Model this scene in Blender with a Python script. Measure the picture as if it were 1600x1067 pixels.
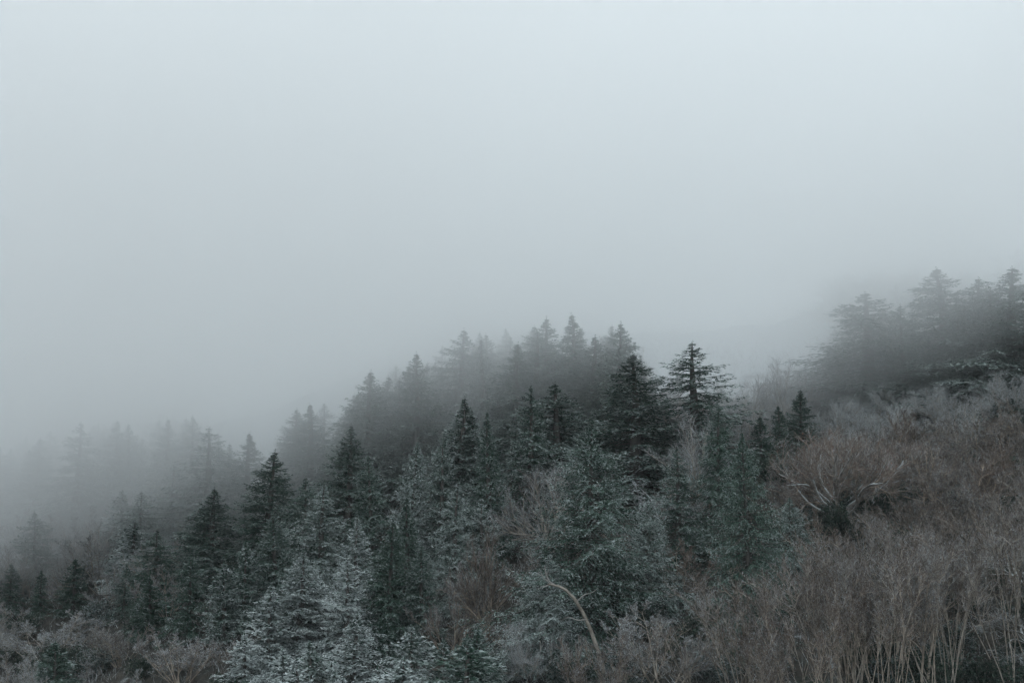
import bpy, math
import numpy as np
from mathutils import noise, Vector

for o in list(bpy.data.objects):
    bpy.data.objects.remove(o)
scn = bpy.context.scene
COL = scn.collection

# ------------------------------------------------------------------ camera
FPX = 2600.0                      # focal length in photograph pixels (1600 wide)
HORIZON = 850.0                   # photograph row of eye level
PITCH = math.atan((HORIZON - 533.5) / FPX)
cam = bpy.data.cameras.new("camera")
cam.sensor_width = 36.0
cam.lens = 36.0 * FPX / 1600.0
cam.clip_start = 0.5
cam.clip_end = 6000.0
cam_ob = bpy.data.objects.new("camera", cam)
COL.objects.link(cam_ob)
cam_ob.location = (0, 0, 0)
cam_ob.rotation_euler = (math.pi / 2 + PITCH, 0, 0)
scn.camera = cam_ob

# ------------------------------------------------------------------ sky
SUN_EL, SUN_AZ = math.radians(48), math.radians(-38)      # azimuth from +Y towards +X
world = bpy.data.worlds.new("World")
scn.world = world
world.use_nodes = True
wn = world.node_tree
wn.nodes.clear()
wo = wn.nodes.new("ShaderNodeOutputWorld")
bg = wn.nodes.new("ShaderNodeBackground")
sky = wn.nodes.new("ShaderNodeTexSky")
sky.sky_type = 'NISHITA'
sky.sun_disc = False
sky.sun_elevation = SUN_EL
sky.sun_rotation = SUN_AZ
sky.air_density = 1.0
sky.dust_density = 6.0
mix = wn.nodes.new("ShaderNodeMix")
mix.data_type = 'RGBA'
mix.inputs[0].default_value = 0.86                        # an even cloud cover over the blue sky
mix.inputs[7].default_value = (6.2, 7.2, 7.7, 1)
wn.links.new(sky.outputs[0], mix.inputs[6])
# overcast cover, gently brighter towards the veiled sun
wtc = wn.nodes.new("ShaderNodeTexCoord")
wdot = wn.nodes.new("ShaderNodeVectorMath"); wdot.operation = 'DOT_PRODUCT'
wdot.inputs[1].default_value = (math.sin(SUN_AZ) * math.cos(SUN_EL), math.cos(SUN_AZ) * math.cos(SUN_EL), math.sin(SUN_EL))
wn.links.new(wtc.outputs["Generated"], wdot.inputs[0])
wmr = wn.nodes.new("ShaderNodeMapRange")
wmr.inputs[1].default_value = -0.6; wmr.inputs[2].default_value = 1.0
wmr.inputs[3].default_value = 0.97; wmr.inputs[4].default_value = 1.03
wn.links.new(wdot.outputs["Value"], wmr.inputs[0])
wsc = wn.nodes.new("ShaderNodeVectorMath"); wsc.operation = 'SCALE'
wn.links.new(mix.outputs[2], wsc.inputs[0]); wn.links.new(wmr.outputs[0], wsc.inputs["Scale"])
wn.links.new(wsc.outputs[0], bg.inputs[0])
bg.inputs[1].default_value = 0.12
wn.links.new(bg.outputs[0], wo.inputs[0])

sun = bpy.data.lights.new("sun", 'SUN')
sun.energy = 0.5
sun.angle = math.radians(35)
sun.color = (1.0, 0.97, 0.93)
sun_ob = bpy.data.objects.new("sun", sun)
COL.objects.link(sun_ob)
sd = Vector((math.sin(SUN_AZ) * math.cos(SUN_EL), math.cos(SUN_AZ) * math.cos(SUN_EL), math.sin(SUN_EL)))
sun_ob.rotation_euler = (-sd).to_track_quat('-Z', 'Y').to_euler()

scn.view_settings.view_transform = 'Standard'
scn.view_settings.look = 'None'
scn.view_settings.exposure = 0.84
scn.view_settings.gamma = 1.0
scn.view_settings.use_curve_mapping = False
cy = scn.cycles
cy.max_bounces = 16
cy.diffuse_bounces = 2
cy.glossy_bounces = 1
cy.transmission_bounces = 0
cy.volume_bounces = 14
cy.transparent_max_bounces = 8
cy.use_denoising = True

# ------------------------------------------------------------------ helpers
def smooth(a, b, x):
    t = np.clip((x - a) / (b - a), 0, 1)
    return t * t * (3 - 2 * t)

def terrain(x, y):
    """height of the hillside, numpy arrays or floats"""
    x = np.asarray(x, float); y = np.asarray(y, float)
    cross = np.where(x < 0, 0.30 * x, 0.12 * x)
    cross = np.clip(cross, -45, 30)
    hill = 0.36 * (y - 128.0) + cross
    crest = np.where(x < 0, 198.0 + 0.10 * x, 198.0 - 0.45 * np.minimum(x, 30) + 0.6 * np.maximum(x - 30, 0))
    hill = hill - 0.62 * np.maximum(y - crest, 0) + 0.0
    hill = np.maximum(hill, -60)
    valley = -24.0 + 0 * x
    k = 3.0                                                # smooth maximum of valley floor and hillside
    m = np.maximum(hill, valley)
    z = m + k * np.log(np.exp((hill - m) / k) + np.exp((valley - m) / k))
    z = z + 0.9 * np.sin(x * 0.11 + 1.3) * np.sin(y * 0.09 + 0.4) + 0.5 * np.sin(x * 0.27 + y * 0.16)
    near = 1 - smooth(8.0, 55.0, y)                        # the bank the camera stands on
    return z * (1 - near) + (-1.7) * near

def mesh_from(name, verts, tris=None, quads=None, mats=(), smooth_shade=False, attr=None):
    me = bpy.data.meshes.new(name)
    nt = 0 if tris is None else len(tris)
    nq = 0 if quads is None else len(quads)
    me.vertices.add(len(verts))
    me.vertices.foreach_set("co", np.ascontiguousarray(verts, np.float32).ravel())
    me.loops.add(nt * 3 + nq * 4)
    parts, starts = [], []
    if nt:
        parts.append(np.asarray(tris, np.int32).ravel()); starts.append(np.arange(nt) * 3)
    if nq:
        parts.append(np.asarray(quads, np.int32).ravel()); starts.append(nt * 3 + np.arange(nq) * 4)
    me.loops.foreach_set("vertex_index", np.concatenate(parts).astype(np.int32))
    me.polygons.add(nt + nq)
    me.polygons.foreach_set("loop_start", np.concatenate(starts).astype(np.int32))
    if smooth_shade:
        me.polygons.foreach_set("use_smooth", np.ones(nt + nq, bool))
    if attr is not None:
        a = me.attributes.new("tip", 'FLOAT', 'POINT')
        a.data.foreach_set("value", np.ascontiguousarray(attr, np.float32))
    for m in mats:
        me.materials.append(m)
    me.update(calc_edges=True)
    return me

def norm(v):
    return v / np.maximum(np.linalg.norm(v, axis=-1, keepdims=True), 1e-9)

def perp(d):
    """a unit vector across each direction"""
    ref = np.where(np.abs(d[..., 2:3]) > 0.9, np.array([1.0, 0, 0]), np.array([0, 0, 1.0]))
    a = norm(np.cross(d, ref))
    return a, np.cross(d, a)

class Geo:
    def __init__(self):
        self.v, self.t, self.a, self.n = [], [], [], 0
    def add(self, v, t, a=None):
        v = v.reshape(-1, 3)
        self.v.append(v); self.t.append(t.reshape(-1, 3) + self.n)
        self.a.append(np.zeros(len(v)) if a is None else np.asarray(a, float).reshape(-1))
        self.n += len(v)
    def tubes(self, pts, rad, sides=4, attr=0.0):
        """pts (n,k,3), rad (n,k)"""
        n, k, _ = pts.shape
        d = norm(np.gradient(pts, axis=1))
        a, b = perp(d)
        for j in range(1, k):                              # keep the frames from twisting
            aj = a[:, j - 1] - (a[:, j - 1] * d[:, j]).sum(-1, keepdims=True) * d[:, j]
            a[:, j] = norm(aj); b[:, j] = np.cross(d[:, j], a[:, j])
        th = np.arange(sides) * 2 * math.pi / sides
        c, s = np.cos(th), np.sin(th)
        ring = pts[:, :, None] + rad[:, :, None, None] * (a[:, :, None] * c[None, None, :, None] + b[:, :, None] * s[None, None, :, None])
        i = np.arange(n)[:, None, None] * k * sides
        r = np.arange(k - 1)[None, :, None] * sides
        q = np.arange(sides)[None, None, :]
        q2 = (q + 1) % sides
        A, B, C, D = i + r + q, i + r + q2, i + r + sides + q2, i + r + sides + q
        t = np.stack([np.stack([A, B, C], -1), np.stack([A, C, D], -1)], -2)
        self.add(ring, t.reshape(-1, 3), np.repeat(attr, k * sides) if isinstance(attr, np.ndarray) else np.full(n * k * sides, attr))
    def blades(self, p, d, ln, w, rng, attr=0.5, up=None):
        """thin tapering twigs: one long triangle each"""
        n = len(p)
        a, b = perp(d)
        th = rng.uniform(0, math.pi, (n, 1))
        s = a * np.cos(th) + b * np.sin(th)
        v = np.stack([p - s * w[:, None] * .5, p + s * w[:, None] * .5, p + d * ln[:, None]], 1)
        t = np.arange(n)[:, None] * 3 + np.array([[0, 1, 2]])
        self.add(v, t, np.repeat(rng.random(n), 3))
    def shoots(self, p, d, up, ln, w, tip):
        """needle-clad shoots: a ridged lance of four triangles"""
        n = len(p)
        s = norm(np.cross(d, up)); u = np.cross(s, d)
        mid = p + d * (ln * .42)[:, None]
        W = w[:, None] * .5
        v = np.stack([p, mid - s * W - u * W * .35, p + d * ln[:, None], mid + s * W - u * W * .35, mid + u * W * .35], 1)
        t = np.arange(n)[:, None, None] * 5 + np.array([[[0, 1, 4], [1, 2, 4], [2, 3, 4], [3, 0, 4]]])
        self.add(v, t.reshape(-1, 3), np.repeat(tip, 5))
    def leaves(self, p, d, ln, w, rng, attr=0.5):
        n = len(p)
        a, b = perp(d)
        th = rng.normal(0, .5, (n, 1))
        s = a * np.cos(th) + b * np.sin(th)
        m = p + d * (ln * .5)[:, None]
        v = np.stack([p, m - s * w[:, None] * .5, p + d * ln[:, None], m + s * w[:, None] * .5], 1)
        t = np.arange(n)[:, None, None] * 4 + np.array([[[0, 1, 2], [0, 2, 3]]])
        self.add(v, t.reshape(-1, 3), np.full(n * 4, attr))
    def mesh(self, name, mat, smooth_shade=False):
        return mesh_from(name, np.concatenate(self.v), np.concatenate(self.t), mats=(mat,), smooth_shade=smooth_shade, attr=np.concatenate(self.a))

def walk(p, d, L, k, rng, wander, tropism):
    """polylines that wander and bend: returns pts (n,k+1,3) and dirs"""
    n = len(p)
    pts = [p]; ds = [d]
    cur, dd = p.copy(), d.copy()
    bend = rng.normal(0, wander, (n, 3))
    for i in range(k):
        cur = cur + dd * (L / k)[:, None]
        bend = .5 * bend + rng.normal(0, wander, (n, 3))
        dd = dd + bend
        dd[:, 2] += tropism
        dd = norm(dd)
        pts.append(cur.copy()); ds.append(dd.copy())
    return np.stack(pts, 1), np.stack(ds, 1)

def sprout(pts, ds, L, m, rng, s0, angle, ratio, up_bias=0.0, spread=.25, s1=1.0):
    """m children on each polyline: start points, directions, lengths, positions along"""
    n, k, _ = pts.shape
    s = rng.uniform(s0, s1, (n, m))
    f = s * (k - 1) * .9999
    i = f.astype(int); fr = (f - i)[..., None]
    idx = np.arange(n)[:, None]
    P = pts[idx, i] * (1 - fr) + pts[idx, np.minimum(i + 1, k - 1)] * fr
    D = ds[idx, i]
    a, b = perp(D)
    az = rng.uniform(0, 2 * math.pi, (n, m, 1))
    an = (angle + rng.normal(0, spread, (n, m, 1)))
    nd = D * np.cos(an) + (a * np.cos(az) + b * np.sin(az)) * np.sin(an)
    nd[..., 2] += up_bias
    nd = norm(nd)
    ln = L[:, None] * ratio * (1.05 - .6 * s) * rng.uniform(.6, 1.25, (n, m))
    return P.reshape(-1, 3), nd.reshape(-1, 3), ln.reshape(-1), s.reshape(-1)

# ------------------------------------------------------------------ materials
def new_mat(name):
    m = bpy.data.materials.new(name)
    m.use_nodes = True
    nt = m.node_tree
    nt.nodes.clear()
    return m, nt, nt.nodes, nt.links

def rgb(c):
    return (c[0], c[1], c[2], 1)

def frosted(name, dark, light, frost=(.62, .68, .70), nscale=1.2, frost_scale=2.3, lo=0.15, hi=0.75, tipw=0.0, rough=.8, base_all=0.0, ramp=(.86, 1.42)):
    """a surface of two tones with frost on its upward faces; the object's own colour sets
    how much frost (red), how brown or warm (green) and how pale (blue) this individual is"""
    m, nt, N, Lk = new_mat(name)
    out = N.new("ShaderNodeOutputMaterial")
    bs = N.new("ShaderNodeBsdfPrincipled")
    bs.inputs["Roughness"].default_value = rough
    bs.inputs["Specular IOR Level"].default_value = .2
    tc = N.new("ShaderNodeTexCoord"); geo = N.new("ShaderNodeNewGeometry"); oi = N.new("ShaderNodeObjectInfo")
    sep = N.new("ShaderNodeSeparateColor"); Lk.new(oi.outputs["Color"], sep.inputs[0])
    no = N.new("ShaderNodeTexNoise"); no.inputs["Scale"].default_value = nscale; no.inputs["Detail"].default_value = 4
    Lk.new(tc.outputs["Object"], no.inputs["Vector"])
    mx = N.new("ShaderNodeMix"); mx.data_type = 'RGBA'
    mx.inputs[6].default_value = rgb(dark); mx.inputs[7].default_value = rgb(light)
    mr0 = N.new("ShaderNodeMapRange"); mr0.inputs[1].default_value = .35; mr0.inputs[2].default_value = .68
    Lk.new(no.outputs[0], mr0.inputs[0]); Lk.new(mr0.outputs[0], mx.inputs[0])
    warm = N.new("ShaderNodeMix"); warm.data_type = 'RGBA'; warm.blend_type = 'MULTIPLY'
    Lk.new(sep.outputs[1], warm.inputs[0]); Lk.new(mx.outputs[2], warm.inputs[6]); warm.inputs[7].default_value = (1.22, .97, .80, 1)
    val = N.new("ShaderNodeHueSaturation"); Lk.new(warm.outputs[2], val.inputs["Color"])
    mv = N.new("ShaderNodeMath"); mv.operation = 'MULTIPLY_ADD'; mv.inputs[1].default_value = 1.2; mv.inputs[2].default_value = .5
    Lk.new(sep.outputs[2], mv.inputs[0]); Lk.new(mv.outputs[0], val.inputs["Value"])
    # frost
    sx = N.new("ShaderNodeSeparateXYZ"); Lk.new(geo.outputs["Normal"], sx.inputs[0])
    mr = N.new("ShaderNodeMapRange"); mr.interpolation_type = 'SMOOTHSTEP'
    mr.inputs[1].default_value = lo; mr.inputs[2].default_value = hi; mr.inputs[3].default_value = base_all
    Lk.new(sx.outputs[2], mr.inputs[0])
    n2 = N.new("ShaderNodeTexNoise"); n2.inputs["Scale"].default_value = frost_scale; n2.inputs["Detail"].default_value = 5; n2.inputs["Roughness"].default_value = .65
    Lk.new(tc.outputs["Object"], n2.inputs["Vector"])
    add = N.new("ShaderNodeMath"); add.operation = 'ADD'                       # noise + amount
    Lk.new(n2.outputs[0], add.inputs[0]); Lk.new(sep.outputs[0], add.inputs[1])
    at = N.new("ShaderNodeAttribute"); at.attribute_name = "tip"
    tw = N.new("ShaderNodeMath"); tw.operation = 'MULTIPLY_ADD'; tw.inputs[1].default_value = tipw
    Lk.new(at.outputs["Fac"], tw.inputs[0]); Lk.new(add.outputs[0], tw.inputs[2])
    mr2 = N.new("ShaderNodeMapRange"); mr2.interpolation_type = 'SMOOTHSTEP'
    mr2.inputs[1].default_value = ramp[0]; mr2.inputs[2].default_value = ramp[1]
    Lk.new(tw.outputs[0], mr2.inputs[0])
    mul = N.new("ShaderNodeMath"); mul.operation = 'MULTIPLY'
    Lk.new(mr.outputs[0], mul.inputs[0]); Lk.new(mr2.outputs[0], mul.inputs[1])
    fx = N.new("ShaderNodeMix"); fx.data_type = 'RGBA'; fx.inputs[7].default_value = rgb(frost)
    Lk.new(mul.outputs[0], fx.inputs[0]); Lk.new(val.outputs[0], fx.inputs[6])
    Lk.new(fx.outputs[2], bs.inputs["Base Color"])
    Lk.new(bs.outputs[0], out.inputs[0])
    return m

M_NEEDLE = frosted("spruce_needles", (.024, .058, .040), (.056, .106, .074), tipw=.30, lo=-.05, hi=.8, frost=(.60, .64, .63), frost_scale=3.4)
M_BARK = frosted("spruce_bark", (.05, .045, .04), (.11, .10, .09), lo=.2, hi=.8)
M_GREYBARK = frosted("grey_bark", (.20, .175, .15), (.44, .40, .35), lo=-.3, hi=.4, frost=(.66, .68, .68), nscale=2.5, frost_scale=1.6)
M_TWIG = frosted("bare_twigs", (.058, .048, .043), (.135, .112, .10), frost=(.66, .69, .70), lo=-.4, hi=.5, nscale=.7, frost_scale=.9, base_all=.35, tipw=.60, ramp=(.98, 1.26))
M_TWIG_DARK = frosted("thicket_twigs", (.050, .034, .028), (.115, .082, .068), frost=(.6, .62, .62), lo=-.4, hi=.5, nscale=.7, frost_scale=.9, base_all=.3, tipw=.55, ramp=(.95, 1.3))
M_STEM = frosted("pale_stem_bark", (.19, .165, .14), (.42, .385, .34), lo=-.4, hi=.3, nscale=3.5, frost=(.75, .77, .77))
M_LEAF = frosted("evergreen_leaves", (.025, .045, .035), (.06, .085, .06), lo=.1, hi=.6, frost_scale=3.5)
M_DRY = frosted("dry_leaves", (.22, .09, .05), (.33, .15, .08), lo=.2, hi=.8)
M_LIMB = frosted("frosted_limb_bark", (.10, .09, .08), (.22, .20, .18), frost=(.62, .66, .67), lo=-.2, hi=.45, nscale=3, frost_scale=2.6)
M_PALE = frosted("weathered_wood", (.30, .29, .27), (.48, .47, .45), lo=-.3, hi=.4, nscale=3)

def ground_mat():
    m, nt, N, Lk = new_mat("forest_floor")
    out = N.new("ShaderNodeOutputMaterial"); bs = N.new("ShaderNodeBsdfPrincipled"); bs.inputs["Roughness"].default_value = .95
    tc = N.new("ShaderNodeTexCoord")
    n1 = N.new("ShaderNodeTexNoise"); n1.inputs["Scale"].default_value = .9; n1.inputs["Detail"].default_value = 8
    n2 = N.new("ShaderNodeTexNoise"); n2.inputs["Scale"].default_value = .35; n2.inputs["Detail"].default_value = 10; n2.inputs["Roughness"].default_value = .7
    Lk.new(tc.outputs["Object"], n1.inputs[0]); Lk.new(tc.outputs["Object"], n2.inputs[0])
    r1 = N.new("ShaderNodeValToRGB")
    r1.color_ramp.elements[0].position = .35; r1.color_ramp.elements[0].color = (.022, .024, .020, 1)
    r1.color_ramp.elements[1].position = .7; r1.color_ramp.elements[1].color = (.07, .058, .045, 1)
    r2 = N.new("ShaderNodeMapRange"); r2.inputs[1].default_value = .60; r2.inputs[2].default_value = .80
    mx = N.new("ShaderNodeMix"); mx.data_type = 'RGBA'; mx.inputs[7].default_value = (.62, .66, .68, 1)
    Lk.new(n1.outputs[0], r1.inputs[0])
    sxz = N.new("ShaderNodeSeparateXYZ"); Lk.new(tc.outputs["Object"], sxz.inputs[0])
    up = N.new("ShaderNodeMapRange"); up.inputs[1].default_value = 150; up.inputs[2].default_value = 178  # snow added on the upper slope to bounce light into the ridge fog
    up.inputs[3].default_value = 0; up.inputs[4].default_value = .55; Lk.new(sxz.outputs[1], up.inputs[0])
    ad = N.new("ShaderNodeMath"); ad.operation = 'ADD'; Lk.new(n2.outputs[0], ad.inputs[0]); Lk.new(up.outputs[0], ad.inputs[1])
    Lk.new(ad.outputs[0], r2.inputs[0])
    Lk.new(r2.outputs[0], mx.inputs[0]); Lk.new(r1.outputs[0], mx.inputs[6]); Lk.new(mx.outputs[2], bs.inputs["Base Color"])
    bp = N.new("ShaderNodeBump"); bp.inputs["Strength"].default_value = .6; bp.inputs["Distance"].default_value = .3
    Lk.new(n1.outputs[0], bp.inputs["Height"]); Lk.new(bp.outputs[0], bs.inputs["Normal"])
    Lk.new(bs.outputs[0], out.inputs[0])
    return m

def volume_mat(name, density, color, aniso=0.0):
    m, nt, N, Lk = new_mat(name)
    out = N.new("ShaderNodeOutputMaterial"); pv = N.new("ShaderNodeVolumePrincipled")
    pv.inputs["Density"].default_value = density
    pv.inputs["Color"].default_value = rgb(color)
    pv.inputs["Anisotropy"].default_value = aniso
    Lk.new(pv.outputs[0], out.inputs["Volume"])
    try:
        m.cycles.homogeneous_volume = True
    except Exception:
        pass
    return m

# ------------------------------------------------------------------ ground and air
def build_ground():
    xs = np.concatenate([np.linspace(-1500, -130, 26), np.linspace(-125, 125, 126), np.linspace(130, 1500, 26)])
    ys = np.concatenate([np.linspace(-1000, -10, 18), np.linspace(0, 240, 121), np.linspace(250, 2600, 40)])
    X, Y = np.meshgrid(xs, ys)
    Z = terrain(X, Y)
    v = np.stack([X, Y, Z], -1).reshape(-1, 3)
    for i in range(len(v)):
        if abs(v[i, 0]) < 130 and 50 < v[i, 1] < 240:
            v[i, 2] += .45 * noise.noise(Vector((v[i, 0] * .22, v[i, 1] * .22, 0)))
    nx = len(xs)
    I = (np.arange(len(ys) - 1)[:, None] * nx + np.arange(nx - 1)[None]).ravel()
    q = np.stack([I, I + 1, I + nx + 1, I + nx], -1)
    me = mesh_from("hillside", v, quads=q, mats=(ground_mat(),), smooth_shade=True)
    o = bpy.data.objects.new("hillside", me); COL.objects.link(o)
    o["kind"] = "structure"
    return o
build_ground()

def closed_volume(name, prof_fn, nx, x0, x1, mat):
    """a closed body: a profile in (y, z) drawn out along x"""
    xs = np.linspace(x0, x1, nx)
    V = np.array([[(x, y, z) for (y, z) in prof_fn(x)] for x in xs])
    k = V.shape[1]
    I = np.arange(nx - 1)[:, None] * k; J = np.arange(k)[None]
    q = np.stack([I + J, I + (J + 1) % k, I + k + (J + 1) % k, I + k + J], -1).reshape(-1, 4)
    me = bpy.data.meshes.new(name)
    faces = [tuple(int(a) for a in f) for f in q] + [tuple(range(k))[::-1], tuple(range((nx - 1) * k, nx * k))]
    me.from_pydata([tuple(p) for p in V.reshape(-1, 3)], [], faces)
    import bmesh
    bm = bmesh.new(); bm.from_mesh(me); bmesh.ops.recalc_face_normals(bm, faces=bm.faces); bm.to_mesh(me); bm.free()
    me.materials.append(mat)
    o = bpy.data.objects.new(name, me); COL.objects.link(o)
    return o

FOG_DENSITY = 0.050
def fog_profile(x):
    pts = []
    for i in range(21):                                    # the drooping underside that meets the hill
        z = -16 + (86 + 16) * i / 20
        y = 153 - 1.55 * z + (0.34 * x if x > 0 else 0.28 * x)
        y += 9.0 * noise.noise(Vector((x * .025, z * .05, 3.1))) + 4.0 * noise.noise(Vector((x * .07, z * .11, 7.7)))
        pts.append((y, z))
    pts += [(290, 86), (290, -58), (185, -58)]
    return pts
fog = closed_volume("fog_bank", fog_profile, 81, -280, 280, volume_mat("fog", FOG_DENSITY, (.998, .999, 1.0), 0.50))
fog["kind"] = "stuff"; fog["label"] = "pale grey fog bank swallowing the top of the hillside"
haze = closed_volume("haze", lambda x: [(-1040, -63), (2640, -63), (2640, 92), (-1040, 92)], 2, -1540, 1540, volume_mat("haze_air", 0.0002, (.99, .995, 1.0), 0.5))
haze["kind"] = "stuff"; haze["label"] = "thin pale winter haze filling the valley air"

# ------------------------------------------------------------------ kinds of tree
def trunk_mesh(name, H, r0, mat, rng, lean=.02, sides=9):
    k = 14
    s = np.linspace(0, 1, k + 1)
    pts = np.zeros((1, k + 1, 3))
    pts[0, :, 2] = s * H - .5 * (s == 0)
    w = np.cumsum(rng.normal(0, lean, (k + 1, 2)), 0) * H / k
    pts[0, :, :2] = w - w[0]
    rad = (r0 * (1 - s) ** .85 + .012)[None]
    rad[0, 0] *= 1.35
    g = Geo(); g.tubes(pts, rad, sides)
    return g.mesh(name, mat, True), pts[0]

def spruce(name, H, R, seed, whorls=42, per=6, first=.04, taper=.8, droop=.28, lift=.45, ragged=.2, dense=1.0, shoot=.20, gaps=0.0):
    """a trunk and a crown of boughs, twigs and needle-clad shoots"""
    rng = np.random.default_rng(seed)
    tm, line = trunk_mesh(name + "_trunk", H, .022 * H, M_BARK, rng)
    t = np.repeat(np.linspace(first, .985, whorls), per) + rng.normal(0, .38 / whorls, whorls * per)
    t = np.clip(t, first * .8, .985)
    keep = rng.random(len(t)) > gaps
    t = t[keep]; n = len(t)
    az = rng.uniform(0, 2 * math.pi, n)
    sector = 1 + ragged * np.sin(az * 2 + rng.uniform(0, 6)) * np.sin(t * 9 + rng.uniform(0, 6))
    L = R * (1 - t) ** taper * sector * rng.uniform(1 - ragged * 1.3, 1 + ragged * .5, n)
    L = L * (.35 + .65 * np.minimum(1, (1 - t) * 6.5))
    L = np.maximum(L, .04 * R * (1.05 - t) + .05)
    L *= np.where(t < .12, .75 + 2 * t, 1)
    z0 = t * H
    ox = np.interp(z0, line[:, 2], line[:, 0]); oy = np.interp(z0, line[:, 2], line[:, 1])
    K = 7
    s = np.linspace(0, 1, K)[None]
    a_up = (lift * (t - .35) + rng.normal(0, .08, n))[:, None]        # upper boughs rise, lower ones hang
    dz = L[:, None] * (a_up * s - droop * (1.25 - t)[:, None] * s ** 1.5 + .20 * s ** 4)
    side = rng.normal(0, .10, n)[:, None] * s ** 2 * L[:, None]
    ca, sa = np.cos(az)[:, None], np.sin(az)[:, None]
    pts = np.stack([ox[:, None] + ca * s * L[:, None] - sa * side, oy[:, None] + sa * s * L[:, None] + ca * side, z0[:, None] + dz], -1)
    g = Geo()
    br = (.006 + .010 * L)[:, None] * (1 - .85 * s)
    gb = Geo(); gb.tubes(pts, br, 4)
    # secondary twigs, in a flat spray on both sides of the bough
    m = int(26 * dense)
    cnt = np.clip((L / R) ** .8 * m + 4, 4, m).astype(int)
    bi = np.repeat(np.arange(n), cnt)
    u = rng.uniform(.10, 1, len(bi)) ** .8
    f = u * (K - 1) * .9999; i = f.astype(int); fr = (f - i)[:, None]
    P = pts[bi, i] * (1 - fr) + pts[bi, i + 1] * fr
    D = norm(pts[bi, i + 1] - pts[bi, i])
    up = np.zeros_like(D); up[:, 2] = 1
    S = norm(np.cross(D, up)) * np.where(rng.random(len(bi)) < .5, -1, 1)[:, None]
    ang = rng.normal(.85, .15, len(bi))[:, None]
    TD = norm(D * np.cos(ang) + S * np.sin(ang) + up * rng.normal(-.30, .20, (len(bi), 1)))
    TL = np.minimum(L[bi] * .42 * (1.08 - u) ** .7 * rng.uniform(.6, 1.2, len(bi)) + .06, 1.1)
    # shoots on each twig
    c2 = np.clip((TL / .07).astype(int), 2, 13)
    ti = np.repeat(np.arange(len(bi)), c2)
    v = rng.uniform(.0, 1, len(ti))
    sag = -.38 * v ** 2 * TL[ti]
    P2 = P[ti] + TD[ti] * (v * TL[ti])[:, None]; P2[:, 2] += sag
    S2 = norm(np.cross(TD[ti], up[ti])) * np.where(rng.random(len(ti)) < .5, -1, 1)[:, None]
    an2 = rng.uniform(.0, .9, len(ti))[:, None]
    D2 = norm(TD[ti] * np.cos(an2) + S2 * np.sin(an2) + up[ti] * rng.normal(-.24, .30, (len(ti), 1)))
    ln = shoot * rng.uniform(.55, 1.15, len(ti)) * (.5 + .5 * np.minimum(1, (1 - t[bi[ti]]) * 6)); wd = rng.uniform(.045, .085, len(ti)) * shoot / .22
    upj = norm(up[ti] + rng.normal(0, .35, (len(ti), 3)))
    tip = np.clip(u[bi * 0 + np.arange(len(bi))][ti] * .6 + v * .4, 0, 1)
    g.shoots(P2, D2, upj, ln, wd, tip)
    # shoots along the bough itself and the leader
    nb = int(n * 18)
    bi2 = rng.integers(0, n, nb); u2 = rng.uniform(.0, 1, nb); f = u2 * (K - 1) * .9999; i = f.astype(int); fr = (f - i)[:, None]
    P3 = pts[bi2, i] * (1 - fr) + pts[bi2, i + 1] * fr
    D3 = norm(norm(pts[bi2, i + 1] - pts[bi2, i]) + rng.normal(0, .3, (nb, 3)))
    u3 = np.zeros_like(D3); u3[:, 2] = 1
    g.shoots(P3, D3, norm(u3 + rng.normal(0, .3, (nb, 3))), shoot * rng.uniform(.6, 1.2, nb) * (.4 + .6 * np.minimum(1, (1 - t[bi2]) * 6)), rng.uniform(.05, .09, nb), u2)
    nl = 26                                                # needles down the thin leader
    hz = H * (1.02 - rng.uniform(0, .10, nl))
    P4 = np.stack([np.full(nl, line[-1, 0]), np.full(nl, line[-1, 1]), hz], -1)
    D4 = norm(np.concatenate([rng.normal(0, .45, (nl, 2)), np.full((nl, 1), .9)], 1))
    g.shoots(P4, D4, norm(rng.normal(0, 1, (nl, 3))), np.clip((H * 1.03 - hz) * .5, .07, .18), np.full(nl, .03), np.full(nl, .8))
    return dict(H=H, R=R, parts=[("trunk", tm), ("branches", gb.mesh(name + "_boughs", M_BARK)), ("crown", g.mesh(name + "_crown", M_NEEDLE))])

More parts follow.
